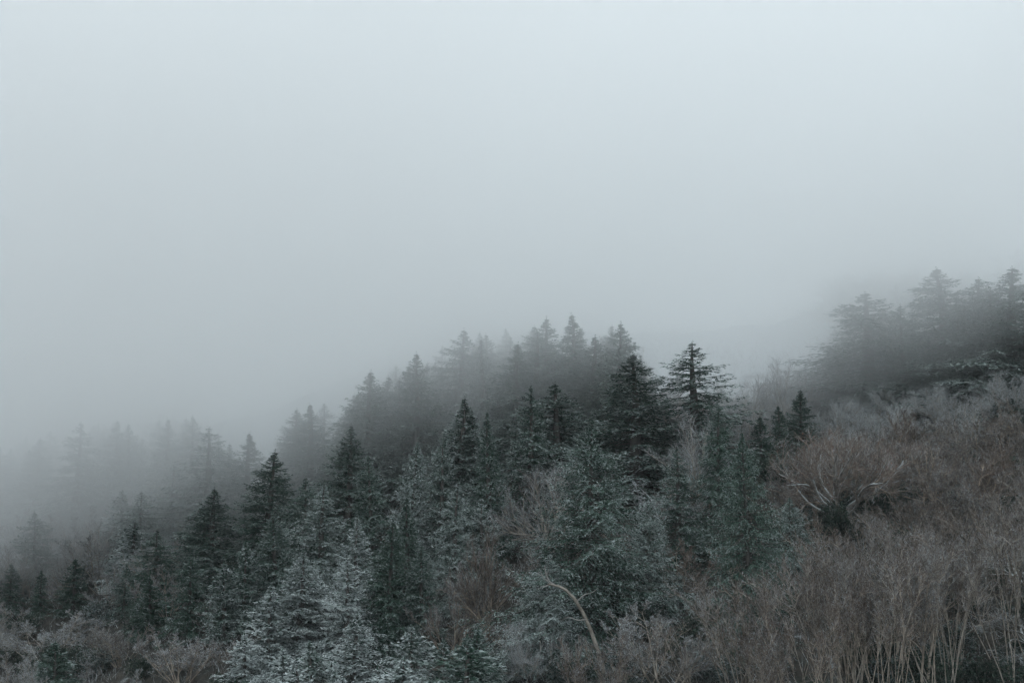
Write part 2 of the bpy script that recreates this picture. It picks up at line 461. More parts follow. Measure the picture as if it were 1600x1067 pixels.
def bare_tree(name, H, R, seed, stems=1, stem_angle=.25, fork=.35, limbs=9, limb_angle=.75, ratio=.55, trop=.05, wander=.07,
              n2=9, n3=8, n4=9, twig=.45, tw=.013, r0=.11, bark=None, twigm=None, limb_parts=False, dry=0, lean=(0, 0), bare_to=.30):
    """stems, limbs, branches and fine twigs; the crown is the twig mass"""
    rng = np.random.default_rng(seed)
    bark = bark or M_GREYBARK; twigm = twigm or M_TWIG
    az = np.arange(stems) * 2 * math.pi / max(stems, 1) + rng.uniform(0, 6) + rng.normal(0, .5, stems)
    sa = np.full(stems, stem_angle if stems > 1 else stem_angle * .3) * rng.uniform(.5, 1.3, stems)
    D = norm(np.stack([np.cos(az) * np.sin(sa) + lean[0], np.sin(az) * np.sin(sa) + lean[1], np.cos(sa)], -1))
    P = np.stack([np.cos(az) * .12 * (stems > 1), np.sin(az) * .12 * (stems > 1), np.full(stems, -.3)], -1)
    L = H * fork * rng.uniform(.8, 1.1, stems) if fork < .9 else H * rng.uniform(.72, .95, stems)
    pts, ds = walk(P, D, L, 9, rng, wander * .6, trop * .3)
    rs = r0 * rng.uniform(.75, 1.1, stems) / (stems ** .35)
    endr = .55 if fork < .9 else .12
    parts = []
    for j in range(stems) if stems <= 5 else ():
        g0 = Geo(); g0.tubes(pts[j:j + 1], rs[j:j + 1, None] * np.linspace(1, endr, 10)[None], 8 if stems < 4 else 6)
        parts.append(("trunk", g0.mesh(name + "_trunk", bark, True)))
    if stems > 5:
        g0 = Geo(); g0.tubes(pts, rs[:, None] * np.linspace(1, endr, 10)[None], 6)
        parts.append(("stems", g0.mesh(name + "_stems", bark, True)))
    # limbs
    LL = np.full(stems, H * ratio)
    s0 = .72 if fork < .9 else bare_to
    P1, D1, L1, s1 = sprout(pts, ds, LL, limbs, rng, s0, limb_angle, 1.0, up_bias=.15)
    if fork < .9:
        L1 = H * ratio * rng.uniform(.75, 1.15, len(L1))
    p1, d1 = walk(P1, D1, L1, 8, rng, wander, trop)
    rr = np.repeat(rs, limbs) * (.62 if fork < .9 else .38) * np.clip(L1 / (H * ratio), .4, 1.2)
    prof = (np.linspace(1, 0, 9) ** .8 * .88 + .12)[None]
    if limb_parts:
        for j in range(len(p1)):
            gl = Geo(); gl.tubes(p1[j:j + 1], rr[j:j + 1, None] * prof, 6)
            parts.append(("limb", gl.mesh(name + "_limb", bark, True)))
    gb = Geo()
    if not limb_parts:
        gb.tubes(p1, rr[:, None] * prof, 5)
    P2, D2, L2, _ = sprout(p1, d1, L1, n2, rng, .2, .62, .55, up_bias=.12)
    p2, d2 = walk(P2, D2, L2, 5, rng, wander * 1.3, trop * 1.2)
    r2 = .006 + .012 * L2
    gb.tubes(p2, r2[:, None] * np.linspace(1, .3, 6)[None], 4)
    P3, D3, L3, _ = sprout(p2, d2, L2, n3, rng, .15, .6, .55, up_bias=.10)
    p3, d3 = walk(P3, D3, L3, 3, rng, wander * 1.5, trop * 1.5)
    g = Geo()
    g.tubes(p3, (.0055 + .003 * L3)[:, None] * np.linspace(1, .5, 4)[None], 3, rng.random(len(p3)))
    P4, D4, L4, _ = sprout(p3, d3, L3, n4, rng, .1, .55, 1.0, up_bias=.12)
    g.blades(P4, D4, np.clip(L4, twig * .4, twig * 1.3), rng.uniform(.7, 1.3, len(P4)) * tw, rng, .7)
    parts.append(("branches", gb.mesh(name + "_branches", bark)))
    parts.append(("crown", g.mesh(name + "_crown", twigm)))
    if dry:
        gd = Geo(); j = rng.integers(0, len(P4), dry)
        gd.leaves(P4[j], norm(rng.normal(0, 1, (dry, 3))), np.full(dry, .07), np.full(dry, .05), rng)
        parts.append(("leaves", gd.mesh(name + "_leaves", M_DRY)))
    return dict(H=H, R=R, parts=parts)

def leafy_shrub(name, H, R, seed, n=9000):
    """a rounded evergreen shrub of drooping leaf rosettes"""
    rng = np.random.default_rng(seed)
    k = 16
    az = rng.uniform(0, 6.28, k); sa = rng.uniform(.1, 1.0, k)
    D = np.stack([np.cos(az) * np.sin(sa), np.sin(az) * np.sin(sa), np.cos(sa)], -1)
    p, d = walk(np.zeros((k, 3)) - [0, 0, .1], D, np.full(k, H * .8) * rng.uniform(.6, 1.1, k), 5, rng, .12, .05)
    g0 = Geo(); g0.tubes(p, .03 * np.linspace(1, .3, 6)[None].repeat(k, 0), 5)
    P, D1, L, _ = sprout(p, d, np.full(k, H), 14, rng, .25, .8, .5, up_bias=.1)
    q, dq = walk(P, D1, L, 3, rng, .12, .08)
    g0.tubes(q, .010 * np.linspace(1, .4, 4)[None].repeat(len(q), 0), 3)
    ro = rng.integers(0, len(q), n // 9); s = rng.integers(1, 4, n // 9)
    C = q[ro, s] + rng.normal(0, .12, (len(ro), 3))
    ci = np.repeat(np.arange(len(ro)), 9)
    LD = norm(np.concatenate([rng.normal(0, 1, (len(ci), 2)), rng.normal(-.15, .45, (len(ci), 1))], 1))
    g = Geo(); g.leaves(C[ci], LD, rng.uniform(.10, .17, len(ci)), rng.uniform(.035, .06, len(ci)), rng, .6)
    return dict(H=H, R=R, parts=[("stems", g0.mesh(name + "_stems", M_GREYBARK)), ("leaves", g.mesh(name + "_leaves", M_LEAF))])

KIND = {
    "spruce_a": lambda: spruce("spruce_a", 13, 3.3, 11, 36, 9, droop=.42, lift=.7),
    "spruce_b": lambda: spruce("spruce_b", 13, 3.0, 12, 32, 9, taper=.72, droop=.5, lift=.75, ragged=.38, gaps=.10),
    "spruce_c": lambda: spruce("spruce_c", 13, 2.5, 13, 38, 8, taper=.85, droop=.36, lift=.8, ragged=.25),
    "spruce_d": lambda: spruce("spruce_d", 13, 3.1, 18, 34, 9, taper=.65, droop=.55, lift=.6, ragged=.45, gaps=.08),
    "spruce_e": lambda: spruce("spruce_e", 13, 3.3, 19, 28, 9, taper=.75, droop=.40, lift=.65, ragged=.50, gaps=.18),
    "spruce_wide": lambda: spruce("spruce_wide", 14, 5.4, 14, 36, 12, taper=.72, droop=.42, lift=.5, ragged=.35, dense=1.35, shoot=.17),
    "spruce_open": lambda: spruce("spruce_open", 13, 3.4, 15, 26, 6, taper=.6, droop=.18, lift=.8, ragged=.42, dense=.9, gaps=.2),
    "spruce_young": lambda: spruce("spruce_young", 5, 1.3, 16, 22, 8, first=.03, droop=.3, lift=.8, ragged=.2, shoot=.15),
    "spruce_young_b": lambda: spruce("spruce_young_b", 5, 1.5, 17, 20, 8, first=.03, taper=.75, droop=.38, lift=.7, ragged=.35, shoot=.15, gaps=.1),
    "bare_round": lambda: bare_tree("bare_round", 8, 4, 21, 2, .45, .22, 9, .95, .58, trop=.03, n2=11, n3=10, n4=10, r0=.13, twig=.26, tw=.010),
    "bare_round_b": lambda: bare_tree("bare_round_b", 8, 4, 22, 3, .5, .2, 7, .9, .58, trop=.04, n2=11, n3=10, n4=10, r0=.13, wander=.10, twig=.26, tw=.010),
    "bare_stem": lambda: bare_tree("bare_stem", 10, 2.0, 33, 4, .15, 1.0, 9, .42, .27, trop=.08, wander=.06, n2=5, n3=6, n4=5, r0=.058, bare_to=.60, twigm=M_TWIG_DARK, bark=M_STEM, twig=.26, tw=.010),
    "bare_stem_b": lambda: bare_tree("bare_stem_b", 10, 2.4, 34, 3, .20, 1.0, 11, .50, .29, trop=.07, wander=.07, n2=5, n3=6, n4=5, r0=.062, bare_to=.60, twigm=M_TWIG_DARK, bark=M_STEM, twig=.26, tw=.010, lean=(-.14, 0)),
    "bare_stem_c": lambda: bare_tree("bare_stem_c", 10, 2.2, 35, 5, .28, 1.0, 7, .45, .27, trop=.08, wander=.08, n2=5, n3=6, n4=5, r0=.062, bare_to=.60, twigm=M_TWIG_DARK, bark=M_STEM, twig=.26, tw=.010, lean=(-.05, 0)),
    "bare_slender": lambda: bare_tree("bare_slender", 10, 2, 23, 1, .2, 1.0, 20, .6, .26, trop=.07, n2=7, n3=7, n4=7, r0=.10, bare_to=.4, twig=.26, tw=.010),
    "bare_slender_c": lambda: bare_tree("bare_slender_c", 10, 2.2, 25, 2, .3, 1.0, 16, .6, .28, trop=.06, n2=8, n3=8, n4=8, r0=.08, wander=.09, twig=.26, tw=.010, lean=(-.12, 0)),
    "bare_shrub": lambda: bare_tree("bare_shrub", 4.5, 3, 26, 9, .7, 1.0, 10, .7, .34, trop=.04, n2=7, n3=7, n4=7, r0=.10, wander=.10, twig=.2, tw=.010),
    "bare_shrub_b": lambda: bare_tree("bare_shrub_b", 4.5, 2.6, 27, 12, .5, 1.0, 9, .5, .32, trop=.08, n2=7, n3=6, n4=6, r0=.09, wander=.08, twig=.2, tw=.010),
    "bare_spreading": lambda: bare_tree("bare_spreading", 7.5, 5.2, 28, 1, .3, .12, 30, 1.15, .74, trop=.065, n2=13, n3=10, n4=9, r0=.30, wander=.13, bark=M_LIMB, limb_parts=True, dry=600, twig=.3, tw=.011),
    "bare_crooked": lambda: bare_tree("bare_crooked", 8, 3, 29, 1, .5, .42, 8, .8, .5, trop=.03, n2=9, n3=8, n4=8, r0=.12, wander=.19, bark=M_LIMB, limb_parts=True, lean=(.15, 0), twig=.26, tw=.010),
    "leafy": lambda: leafy_shrub("leafy", 2.2, 1.6, 31),
    "leafy_b": lambda: leafy_shrub("leafy_b", 2.0, 1.8, 32),
}
PROTO = {k: f() for k, f in KIND.items()}

def ray_pos(px, py, H):
    """the spot on the hillside where a tree of height H shows its tip at that row"""
    u = (px - 800.0) / FPX; e = (HORIZON - py) / FPX
    # small pitch correction: rows are measured on the tilted picture plane
    t = math.atan((533.5 - py) / FPX) + PITCH
    e = math.tan(t)
    c = math.cos(t) / math.cos(math.atan((533.5 - py) / FPX))
    d = np.arange(72.0, 235.0, .25)
    x = u * d / c * math.cos(t) * 1.0
    z = terrain(x, d) + H
    f = z - e * d
    i = int(np.argmax(f >= 0)) if (f >= 0).any() else len(d) - 1
    return float(x[i]), float(d[i])

count = 0
rngP = np.random.default_rng(77)
PLACED = []
def place(kind, x, y, H, width=None, frost=.3, warm=0.0, pale=.4, label="", cat="tree", group=None, name="tree", rot=None, lean=None):
    P = PROTO[kind]
    root = bpy.data.objects.new(name, None); COL.objects.link(root)
    root.empty_display_size = .5
    sz = H / P["H"]
    sx = (width / 2 / P["R"]) if width else sz
    z = float(terrain(x, y))
    root.location = (x, y, z - .05)
    root.rotation_euler = (rngP.normal(0, .035) + (lean[1] if lean else 0), rngP.normal(0, .035) + (lean[0] if lean else 0), rngP.uniform(0, 6.28) if rot is None else rot)
    root.scale = (sx, sx, sz)
    for nm, me in P["parts"]:
        o = bpy.data.objects.new(nm, me); COL.objects.link(o); o.parent = root
        if nm in ("branches", "crown", "leaves", "stems"): o["kind"] = "stuff"   # too fine and too many to pick apart
        o.color = (frost + (.78 if nm == "limb" and kind == "bare_spreading" else .28 if nm == "limb" else 0), warm * (0 if nm == "limb" else 1), pale, 1)
    root["label"] = label; root["category"] = cat
    if group: root["group"] = group
    PLACED.append((x, y, width or 2 * P["R"] * sz))
    return root

KEEP = []
CONIF = "conifers on the foggy hillside"
# px, tip row, height m, width px, kind, frost, pale, label
HEROES = [
 (919, 662, 14.5, 262, "spruce_wide", .34, .26, "largest dark spruce, broad with frosted bough tips, at the middle of the slope"),
 (1092, 536, 11.0, 118, "spruce_e", .36, .40, "broad-crowned conifer with layered branches rising alone against the fog"),
 (1172, 672, 13.5, 150, "spruce_wide", .30, .25, "big dark spruce just left of the spreading bare tree"),
 (1117, 636, 11.5, 90, "spruce_d", .28, .25, "dark spruce directly below the broad-crowned conifer"),
 (1250, 610, 5.5, 62, "spruce_young", .24, .22, "small dark spruce standing above the spreading bare tree"),
 (1220, 634, 4.5, 50, "spruce_young_b", .24, .22, "smaller dark spruce at the left foot of the small dark spruce above the bare tree"),
 (1190, 652, 4.5, 56, "spruce_young", .26, .25, "low dark spruce, leftmost of the three above the spreading bare tree"),
 (1418, 476, 9.5, 150, "spruce_wide", .30, .30, "dense dark-bottomed spruce nearest on the upper right slope"),
 (1361, 456, 10.5, 135, "spruce_d", .32, .40, "fog-pale pointed spruce left of the dense spruce on the upper right slope"),
 (1310, 536, 5.0, 52, "spruce_young_b", .30, .35, "small leaning spruce at the left end of the upper right spruce group"),
 (1487, 420, 12.0, 140, "spruce_a", .32, .40, "tallest fog-pale spruce of the upper right group, with a jagged top"),
 (1530, 434, 11.0, 110, "spruce_a", .32, .40, "fog-pale spruce between the two tallest of the upper right group"),
 (1582, 421, 12.0, 135, "spruce_d", .34, .40, "tall fog-pale spruce at the right edge of the picture"),
 (1553, 452, 10.0, 90, "spruce_a", .32, .40, "broad misty spruce just left of the one at the right edge"),
 (1508, 470, 9.5, 90, "spruce_wide", .32, .36, "lower misty spruce in front of the tallest of the upper right group"),
 (575, 581, 12.0, 96, "spruce_a", .30, .32, "tall pointed spruce standing out against the fog left of centre"),
 (710, 514, 12.5, 84, "spruce_d", .30, .35, "tall blurred spruce with a jagged crown, highest in the fog left of centre"),
 (648, 553, 12.0, 84, "spruce_a", .30, .35, "very faint spruce between the two tall fogged spruces left of centre"),
 (830, 520, 11.5, 104, "spruce_e", .34, .36, "ragged twin-like spruce at the top of the central ridge"),
 (806, 538, 11.0, 80, "spruce_c", .34, .36, "narrow spruce hugging the left side of the ragged ridge spruce"),
 (852, 497, 12.0, 80, "spruce_a", .30, .40, "faint spruce rising behind the ragged ridge spruce"),
 (900, 494, 12.0, 76, "spruce_c", .30, .40, "faintest tall spruce in the fog right of the ragged ridge spruce"),
 (930, 526, 10.5, 80, "spruce_c", .32, .38, "slim fog-grey spruce with a thin spike top on the central ridge"),
 (966, 506, 12.0, 84, "spruce_a", .30, .40, "faint spruce behind the slim spike-topped spruce on the ridge"),
 (993, 554, 11.5, 125, "spruce_a", .38, .36, "full grey-green spruce left of the broad-crowned conifer"),
 (877, 598, 11.0, 115, "spruce_d", .40, .36, "frosted bushy spruce under the ragged ridge spruce"),
 (828, 604, 11.5, 105, "spruce_b", .36, .30, "dark spruce below and left of the frosted bushy ridge spruce"),
 (766, 644, 12.0, 76, "spruce_c", .32, .24, "narrow dark spruce with a sharp spire left of the largest spruce"),
 (717, 622, 11.0, 80, "spruce_c", .44, .36, "frost-grey slim spruce left of the narrow dark spire"),
 (742, 640, 10.0, 70, "spruce_c", .36, .30, "slender spruce squeezed between the frost-grey one and the dark spire"),
 (690, 684, 10.0, 76, "spruce_b", .46, .38, "pale frosted spruce on the slope below the highest fogged spruce"),
 (640, 688, 10.5, 80, "spruce_a", .56, .42, "light frosted spruce with clear tiers left of centre"),
 (585, 712, 10.0, 84, "spruce_d", .34, .30, "dark spruce in front of the tall pointed one against the fog"),
 (540, 664, 10.5, 80, "spruce_a", .34, .32, "mid grey spruce at the left shoulder of the tall pointed spruce"),
 (460, 640, 9.5, 70, "spruce_a", .30, .38, "fog-dimmed spruce on the lower ridge, left of a twin"),
 (486, 631, 10.0, 66, "spruce_c", .30, .40, "paler twin spruce on the lower ridge, just right of the dimmed one"),
 (413, 704, 11.0, 92, "spruce_a", .26, .26, "dark sharp-topped spruce on the lower left slope"),
 (387, 677, 10.0, 66, "spruce_c", .28, .34, "hazy slim spruce behind the dark sharp-topped one"),
 (322, 668, 11.5, 104, "spruce_e", .30, .32, "large hazy spruce standing clear of the fog on the left"),
 (326, 762, 8.5, 84, "spruce_a", .30, .28, "darker spruce in front of the large hazy one on the left"),
 (270, 726, 7.5, 70, "spruce_b", .28, .40, "dim spruce left of the large hazy one"),
 (118, 660, 11.0, 72, "spruce_b", .28, .40, "pale broad spruce silhouette on the far left ridge"),
 (55, 684, 9.5, 58, "spruce_a", .28, .40, "pale pointed spruce silhouette left of the broad one on the far left ridge"),
 (2, 700, 9.0, 60, "spruce_a", .28, .40, "fog-pale spruce cut by the left edge of the picture"),
 (183, 657, 10.5, 62, "spruce_c", .28, .40, "pale spruce silhouette right of the broad one on the far left ridge"),
 (207, 662, 10.0, 56, "spruce_a", .28, .40, "faint spruce tip touching the pale silhouette on the far left ridge"),
 (258, 654, 10.5, 56, "spruce_c", .28, .40, "barely visible thin spruce halfway along the left ridge"),
 (300, 650, 10.5, 60, "spruce_a", .28, .40, "barely visible spruce behind the large hazy one on the left"),
 (18, 882, 4.6, 58, "spruce_young_b", .20, .18, "small dark spruce at the left edge above the frosted shrubs"),
 (65, 892, 3.8, 36, "spruce_young", .20, .20, "smallest thin young spruce near the left edge"),
 (117, 874, 4.6, 60, "spruce_young", .20, .15, "young black-green spruce with a neat cone above the frosted shrubs"),
 (195, 880, 4.5, 48, "spruce_young_b", .36, .25, "young spruce with frosted lower boughs, right of the neat black-green cone"),
 (238, 900, 4.8, 66, "spruce_young", .24, .18, "dark young spruce, low and full, among frosted leaves"),
 (298, 868, 5.8, 80, "spruce_young_b", .26, .20, "bushy dark spruce third from the lower left frosted leaves"),
 (352, 880, 5.5, 70, "spruce_young", .42, .30, "frost-dusted young spruce right of the bushy dark one"),
 (384, 846, 6.5, 76, "spruce_young_b", .40, .30, "greyish young spruce behind the frost-dusted one"),
 (436, 800, 8.0, 92, "spruce_a", .34, .28, "dark full spruce below the sharp-topped one"),
 (500, 756, 9.0, 96, "spruce_b", .50, .36, "sunless frosted spruce below the twins of the lower ridge"),
 (470, 862, 7.5, 116, "spruce_a", .62, .40, "heavily frosted broad spruce at the lower left of centre"),
 (421, 916, 6.0, 96, "spruce_young", .64, .42, "low frosted spruce at the left foot of the broad frosted one"),
 (384, 990, 4.5, 88, "spruce_young_b", .74, .48, "small white-rimed spruce near the bottom beside brown shrubs"),
 (558, 806, 8.5, 76, "spruce_c", .66, .46, "slim white-frosted spruce left of a dark pair"),
 (545, 868, 7.5, 90, "spruce_b", .68, .50, "whitest frosted spruce near the bottom, in front of the slim one"),
 (552, 960, 5.5, 96, "spruce_young", .66, .48, "low whitened spruce cut by the bottom edge left of centre"),
 (606, 812, 9.5, 94, "spruce_a", .22, .15, "darkest spruce, left one of the pair in front"),
 (637, 778, 9.5, 76, "spruce_c", .26, .20, "dark spruce, right one of the pair in front"),
 (706, 750, 9.5, 84, "spruce_b", .50, .36, "grey-green frosted spruce right of the dark pair"),
 (660, 850, 7.5, 80, "spruce_a", .34, .26, "dark spruce in front of the dark pair beside bare twigs"),
 (754, 778, 7.0, 70, "spruce_open", .60, .42, "small sparse frosted spruce behind the brown bare tree"),
 (850, 868, 7.5, 150, "spruce_wide", .54, .32, "low frosted spruce behind the broken pale snag"),
 (1010, 772, 8.0, 120, "spruce_wide", .46, .28, "dark frosted spruce right of the largest spruce"),
 (1232, 776, 6.5, 110, "spruce_wide", .44, .24, "low dark spruce at the foot of the spreading bare tree"),
 (1060, 700, 9.0, 90, "spruce_b", .34, .26, "dark spruce half hidden by crooked pale branches"),
 (1345, 735, 2.8, 110, "spruce_wide", .20, .12, "black-green low conifer behind the limbs of the spreading bare tree"),
]
for (px, py, H, wpx, kind, fr, pale, lab) in HEROES:
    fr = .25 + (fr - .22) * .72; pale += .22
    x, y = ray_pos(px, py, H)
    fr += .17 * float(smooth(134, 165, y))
    place(kind, x, y, H, wpx * y / FPX * {"spruce_wide": 1.3, "spruce_open": 1.6, "spruce_young": 1.3, "spruce_young_b": 1.35}.get(kind, 1.5 if y < 132 else 2.3), fr, 0, pale, lab, "spruce", CONIF, "spruce_tree")
    KEEP.append((px, py, wpx, H * FPX / y, y))

BARE = "bare trees and shrubs on the hillside"
HERO_BARE = [
 (1312, 634, 8.3, 262, "bare_spreading", .16, .6, .95, "spreading bare tree with pale frosted limbs fanning from a short trunk", 0.4),
 (1085, 622, 9.0, 150, "bare_round", .36, .0, .5, "frost-grey bare tree in front of the broad-crowned conifer", 1.0),
 (868, 672, 9.5, 175, "bare_round_b", .30, .1, .45, "frosted bare crown between the ridge spruces and the largest spruce", 2.0),
 (1030, 700, 8.0, 130, "bare_crooked", .60, .0, .5, "crooked pale-limbed bare tree right of the largest spruce", 0.2),
 (765, 800, 9.0, 150, "bare_round", .20, .5, .3, "brown fine-twigged bare tree standing alone at the bottom centre", 4.0),
 (700, 880, 6.5, 150, "bare_shrub", .28, .45, .3, "brown bare shrub left of the fine-twigged bare tree at the bottom", 0.0),
 (75, 945, 4.5, 210, "bare_shrub", .55, .25, .45, "large frosted bare shrub with thick whitened twigs in the lower left corner", 1.2),
 (285, 982, 4.0, 190, "bare_shrub_b", .48, .45, .4, "upright rusty shrub with white-tipped shoots on the lower left", 0.7),
 (190, 965, 3.6, 130, "bare_shrub_b", .35, .35, .35, "lower brown shrub between the two frosted shrubs at the lower left", 2.2),
 (1222, 545, 7.0, 110, "bare_round", .45, .0, .5, "foggy rounded bare crown on the saddle of the ridge", 0.9),
 (1186, 562, 6.5, 90, "bare_round_b", .45, .0, .5, "smaller foggy bare crown left of the rounded one on the saddle", 0.9),
 (1605, 770, 7.5, 240, "bare_crooked", .42, .0, .5, "bare tree with long whitened limbs reaching in from the right edge", 2.6),
 (1600, 885, 6.0, 200, "bare_crooked", .40, .0, .5, "lower bare tree with white bent limbs at the right edge", 0.9),
 (1040, 925, 6.0, 250, "bare_shrub", .45, .2, .4, "arching pale-twigged shrub at the left end of the thicket, bottom edge", 3.0),
 (962, 948, 7.2, 150, "bare_stem_c", .34, .5, .35, "slim frost-flecked bare tree rising right of the broken pale snag", 2.0),
 (925, 975, 6.4, 150, "bare_shrub_b", .30, .5, .35, "brown fanned shrub hiding the foot of the broken pale snag", 1.0),
 (830, 930, 5.5, 110, "bare_round_b", .60, .0, .55, "hoary grey shrub under the broken pale snag", 3.0),
]
for (px, py, H, wpx, kind, fr, wm, pale, lab, rot) in HERO_BARE:
    if py > 790: fr -= .10
    x, y = ray_pos(px, py, H)
    KEEP.append((px, py, wpx, H * FPX / y, y))
    r = place(kind, x, y, H, wpx * y / FPX, fr, wm, pale, lab, "shrub" if "shrub" in lab else "bare tree", BARE, "bare_shrub" if "shrub" in lab else "bare_tree", rot=rot)

# broken pale snag that leans out of the brush
def snag():
    rng = np.random.default_rng(5)
    HS = 8.3
    x, y = ray_pos(858, 893, HS)
    KEEP.append((885, 885, 130, 300, y))
    z = float(terrain(x, y))
    s = y / FPX
    root = bpy.data.objects.new("dead_snag", None); COL.objects.link(root)
    root.location = (x, y, z)
    root["label"] = "broken pale dead snag leaning left out of the brush, forked at its tip"; root["category"] = "dead tree"
    def W(px, py):
        return np.array([(px - 858) * s, rng.normal(0, .1), HS + (893 - py) * s])
    def limb(nm, pp, r):
        pts = np.array([W(*p) for p in pp])
        k = 10
        tt = np.linspace(0, len(pts) - 1, k)
        fine = np.stack([np.interp(tt, np.arange(len(pts)), pts[:, i]) for i in range(3)], -1)
        fine[1:-1] = .25 * fine[:-2] + .5 * fine[1:-1] + .25 * fine[2:]
        g = Geo(); g.tubes(fine[None], np.interp(np.linspace(0, 1, k), np.linspace(0, 1, len(r)), r)[None], 8)
        o = bpy.data.objects.new(nm, g.mesh(nm, M_GREYBARK if nm == "trunk" else M_PALE, True)); COL.objects.link(o); o.parent = root; o.color = (.30, .15, .12, 1)
    limb("trunk", [(958, 1108), (944, 1050), (933, 1006), (915, 966), (905, 942), (887, 921), (874, 915), (866, 915), (856, 912)], [.14, .13, .12, .11, .10, .095, .085, .07, .045])
    limb("limb", [(868, 915), (858, 909), (853, 898), (851, 884)], [.075, .06, .045, .015])
    limb("limb", [(862, 913), (850, 916), (838, 920)], [.05, .03, .012])
    limb("limb", [(856, 908), (849, 903), (845, 893)], [.04, .03, .010])
    limb("limb", [(853, 898), (857, 892), (856, 886)], [.035, .02, .010])
    limb("limb", [(846, 900), (842, 897), (841, 890)], [.02, .015, .008])
    limb("limb", [(902, 938), (912, 928), (926, 925), (934, 917)], [.05, .035, .02, .01])
    limb("limb", [(915, 966), (902, 968), (888, 962), (880, 966)], [.05, .035, .02, .01])
snag()

# ------------------------------------------------------------------ the rest of the wood
def too_close(x, y, r, k=.18):
    for (a, b, w) in PLACED:
        if (a - x) ** 2 + (b - y) ** 2 < (r + k * w) ** 2:
            return True
    return False

def px_of(x, y, z):
    c, s = math.cos(PITCH), math.sin(PITCH)
    zc = y * c + z * s; yc = -y * s + z * c
    return 800 + FPX * x / zc, 533.5 - FPX * yc / zc

def hides(px, tip, d, half):
    """whether a tree here would stand before the part of a named tree that the photograph shows"""
    for (a, t, w, h, dd) in KEEP:
        if d < dd + 1.5 and abs(px - a) < w * .42 + half and tip < t + h * .62:
            return True
    return False

LANDMARKS = [   # picture column, picture row, distance, short name
 (919, 800, 115, "the largest dark spruce"), (1092, 600, 150, "the broad-crowned conifer"), (1312, 740, 124, "the spreading bare tree"),
 (1418, 540, 150, "the dense upper right spruce"), (575, 660, 152, "the tall pointed spruce"), (710, 580, 170, "the highest fogged spruce"),
 (830, 590, 160, "the ragged ridge spruce"), (766, 730, 140, "the narrow dark spire"), (545, 930, 112, "the whitest frosted spruce"),
 (413, 770, 150, "the dark sharp-topped spruce"), (322, 740, 165, "the large hazy spruce"), (118, 720, 185, "the broad far left silhouette"),
 (117, 910, 140, "the neat black-green young spruce"), (75, 1000, 125, "the large frosted corner shrub"), (765, 920, 105, "the lone brown bare tree"),
 (875, 910, 108, "the broken pale snag"), (1030, 780, 122, "the crooked pale-limbed tree"), (473, 690, 165, "the lower ridge twins"),
 (1590, 800, 112, "the white-limbed right edge tree"), (980, 990, 100, "the arching pale-twigged shrub"), (620, 860, 120, "the dark spruce pair"),
 (1222, 590, 155, "the saddle's rounded bare crown"), (285, 1020, 120, "the rusty white-tipped shrub"), (1180, 760, 118, "the big dark leftward spruce"),
 (1487, 500, 165, "the tallest upper right spruce"), (993, 640, 150, "the full grey-green spruce"), (1250, 640, 138, "the small dark upper spruce")]
LABELS = {}
def name_place(px, row, d):
    """where it stands, told by the landmark nearest to it"""
    best = min(LANDMARKS, key=lambda l: (l[0] - px) ** 2 + (l[1] - row) ** 2 + ((l[2] - d) * 3) ** 2)
    dx, dd = px - best[0], d - best[2]
    side = "left of" if dx < 0 else "right of"
    if abs(dx) < 28: rel = "downslope of" if dd < 0 else "upslope of"
    elif dd > 9: rel = "upslope, " + side
    elif dd < -9: rel = "downslope, " + side
    else: rel = ("close " if abs(dx) < 75 else "farther ") + side
    return rel + " " + best[3]
def note(root, label, d):
    LABELS.setdefault(label, []).append((d, root))
def settle_labels():
    def by_distance(rows, lab):
        rows.sort(key=lambda r: r[0])
        w = {1: [""], 2: ["nearer ", "farther "], 3: ["nearest ", "middle ", "farthest "]}.get(len(rows))
        for k, (d, root) in enumerate(rows):
            root["label"] = (w[k] if w else "") + lab
    for lab, rows in LABELS.items():
        if len(rows) <= 3:
            by_distance(rows, lab); continue
        rows.sort(key=lambda r: r[1].scale.z)
        h = len(rows) // 2
        by_distance(rows[:h], "shorter " + lab); by_distance(rows[h:], "taller " + lab)

def above_canopy(px, tip):
    """taller than the wood stands at that point of the ridge"""
    top = np.interp(px, [0, 120, 300, 390, 460, 575, 650, 710, 860, 970, 1030, 1060, 1290, 1310, 1360, 1480, 1600],
                    [708, 682, 672, 695, 662, 610, 580, 545, 525, 530, 590, 645, 590, 560, 490, 455, 445])
    return tip < top - 22

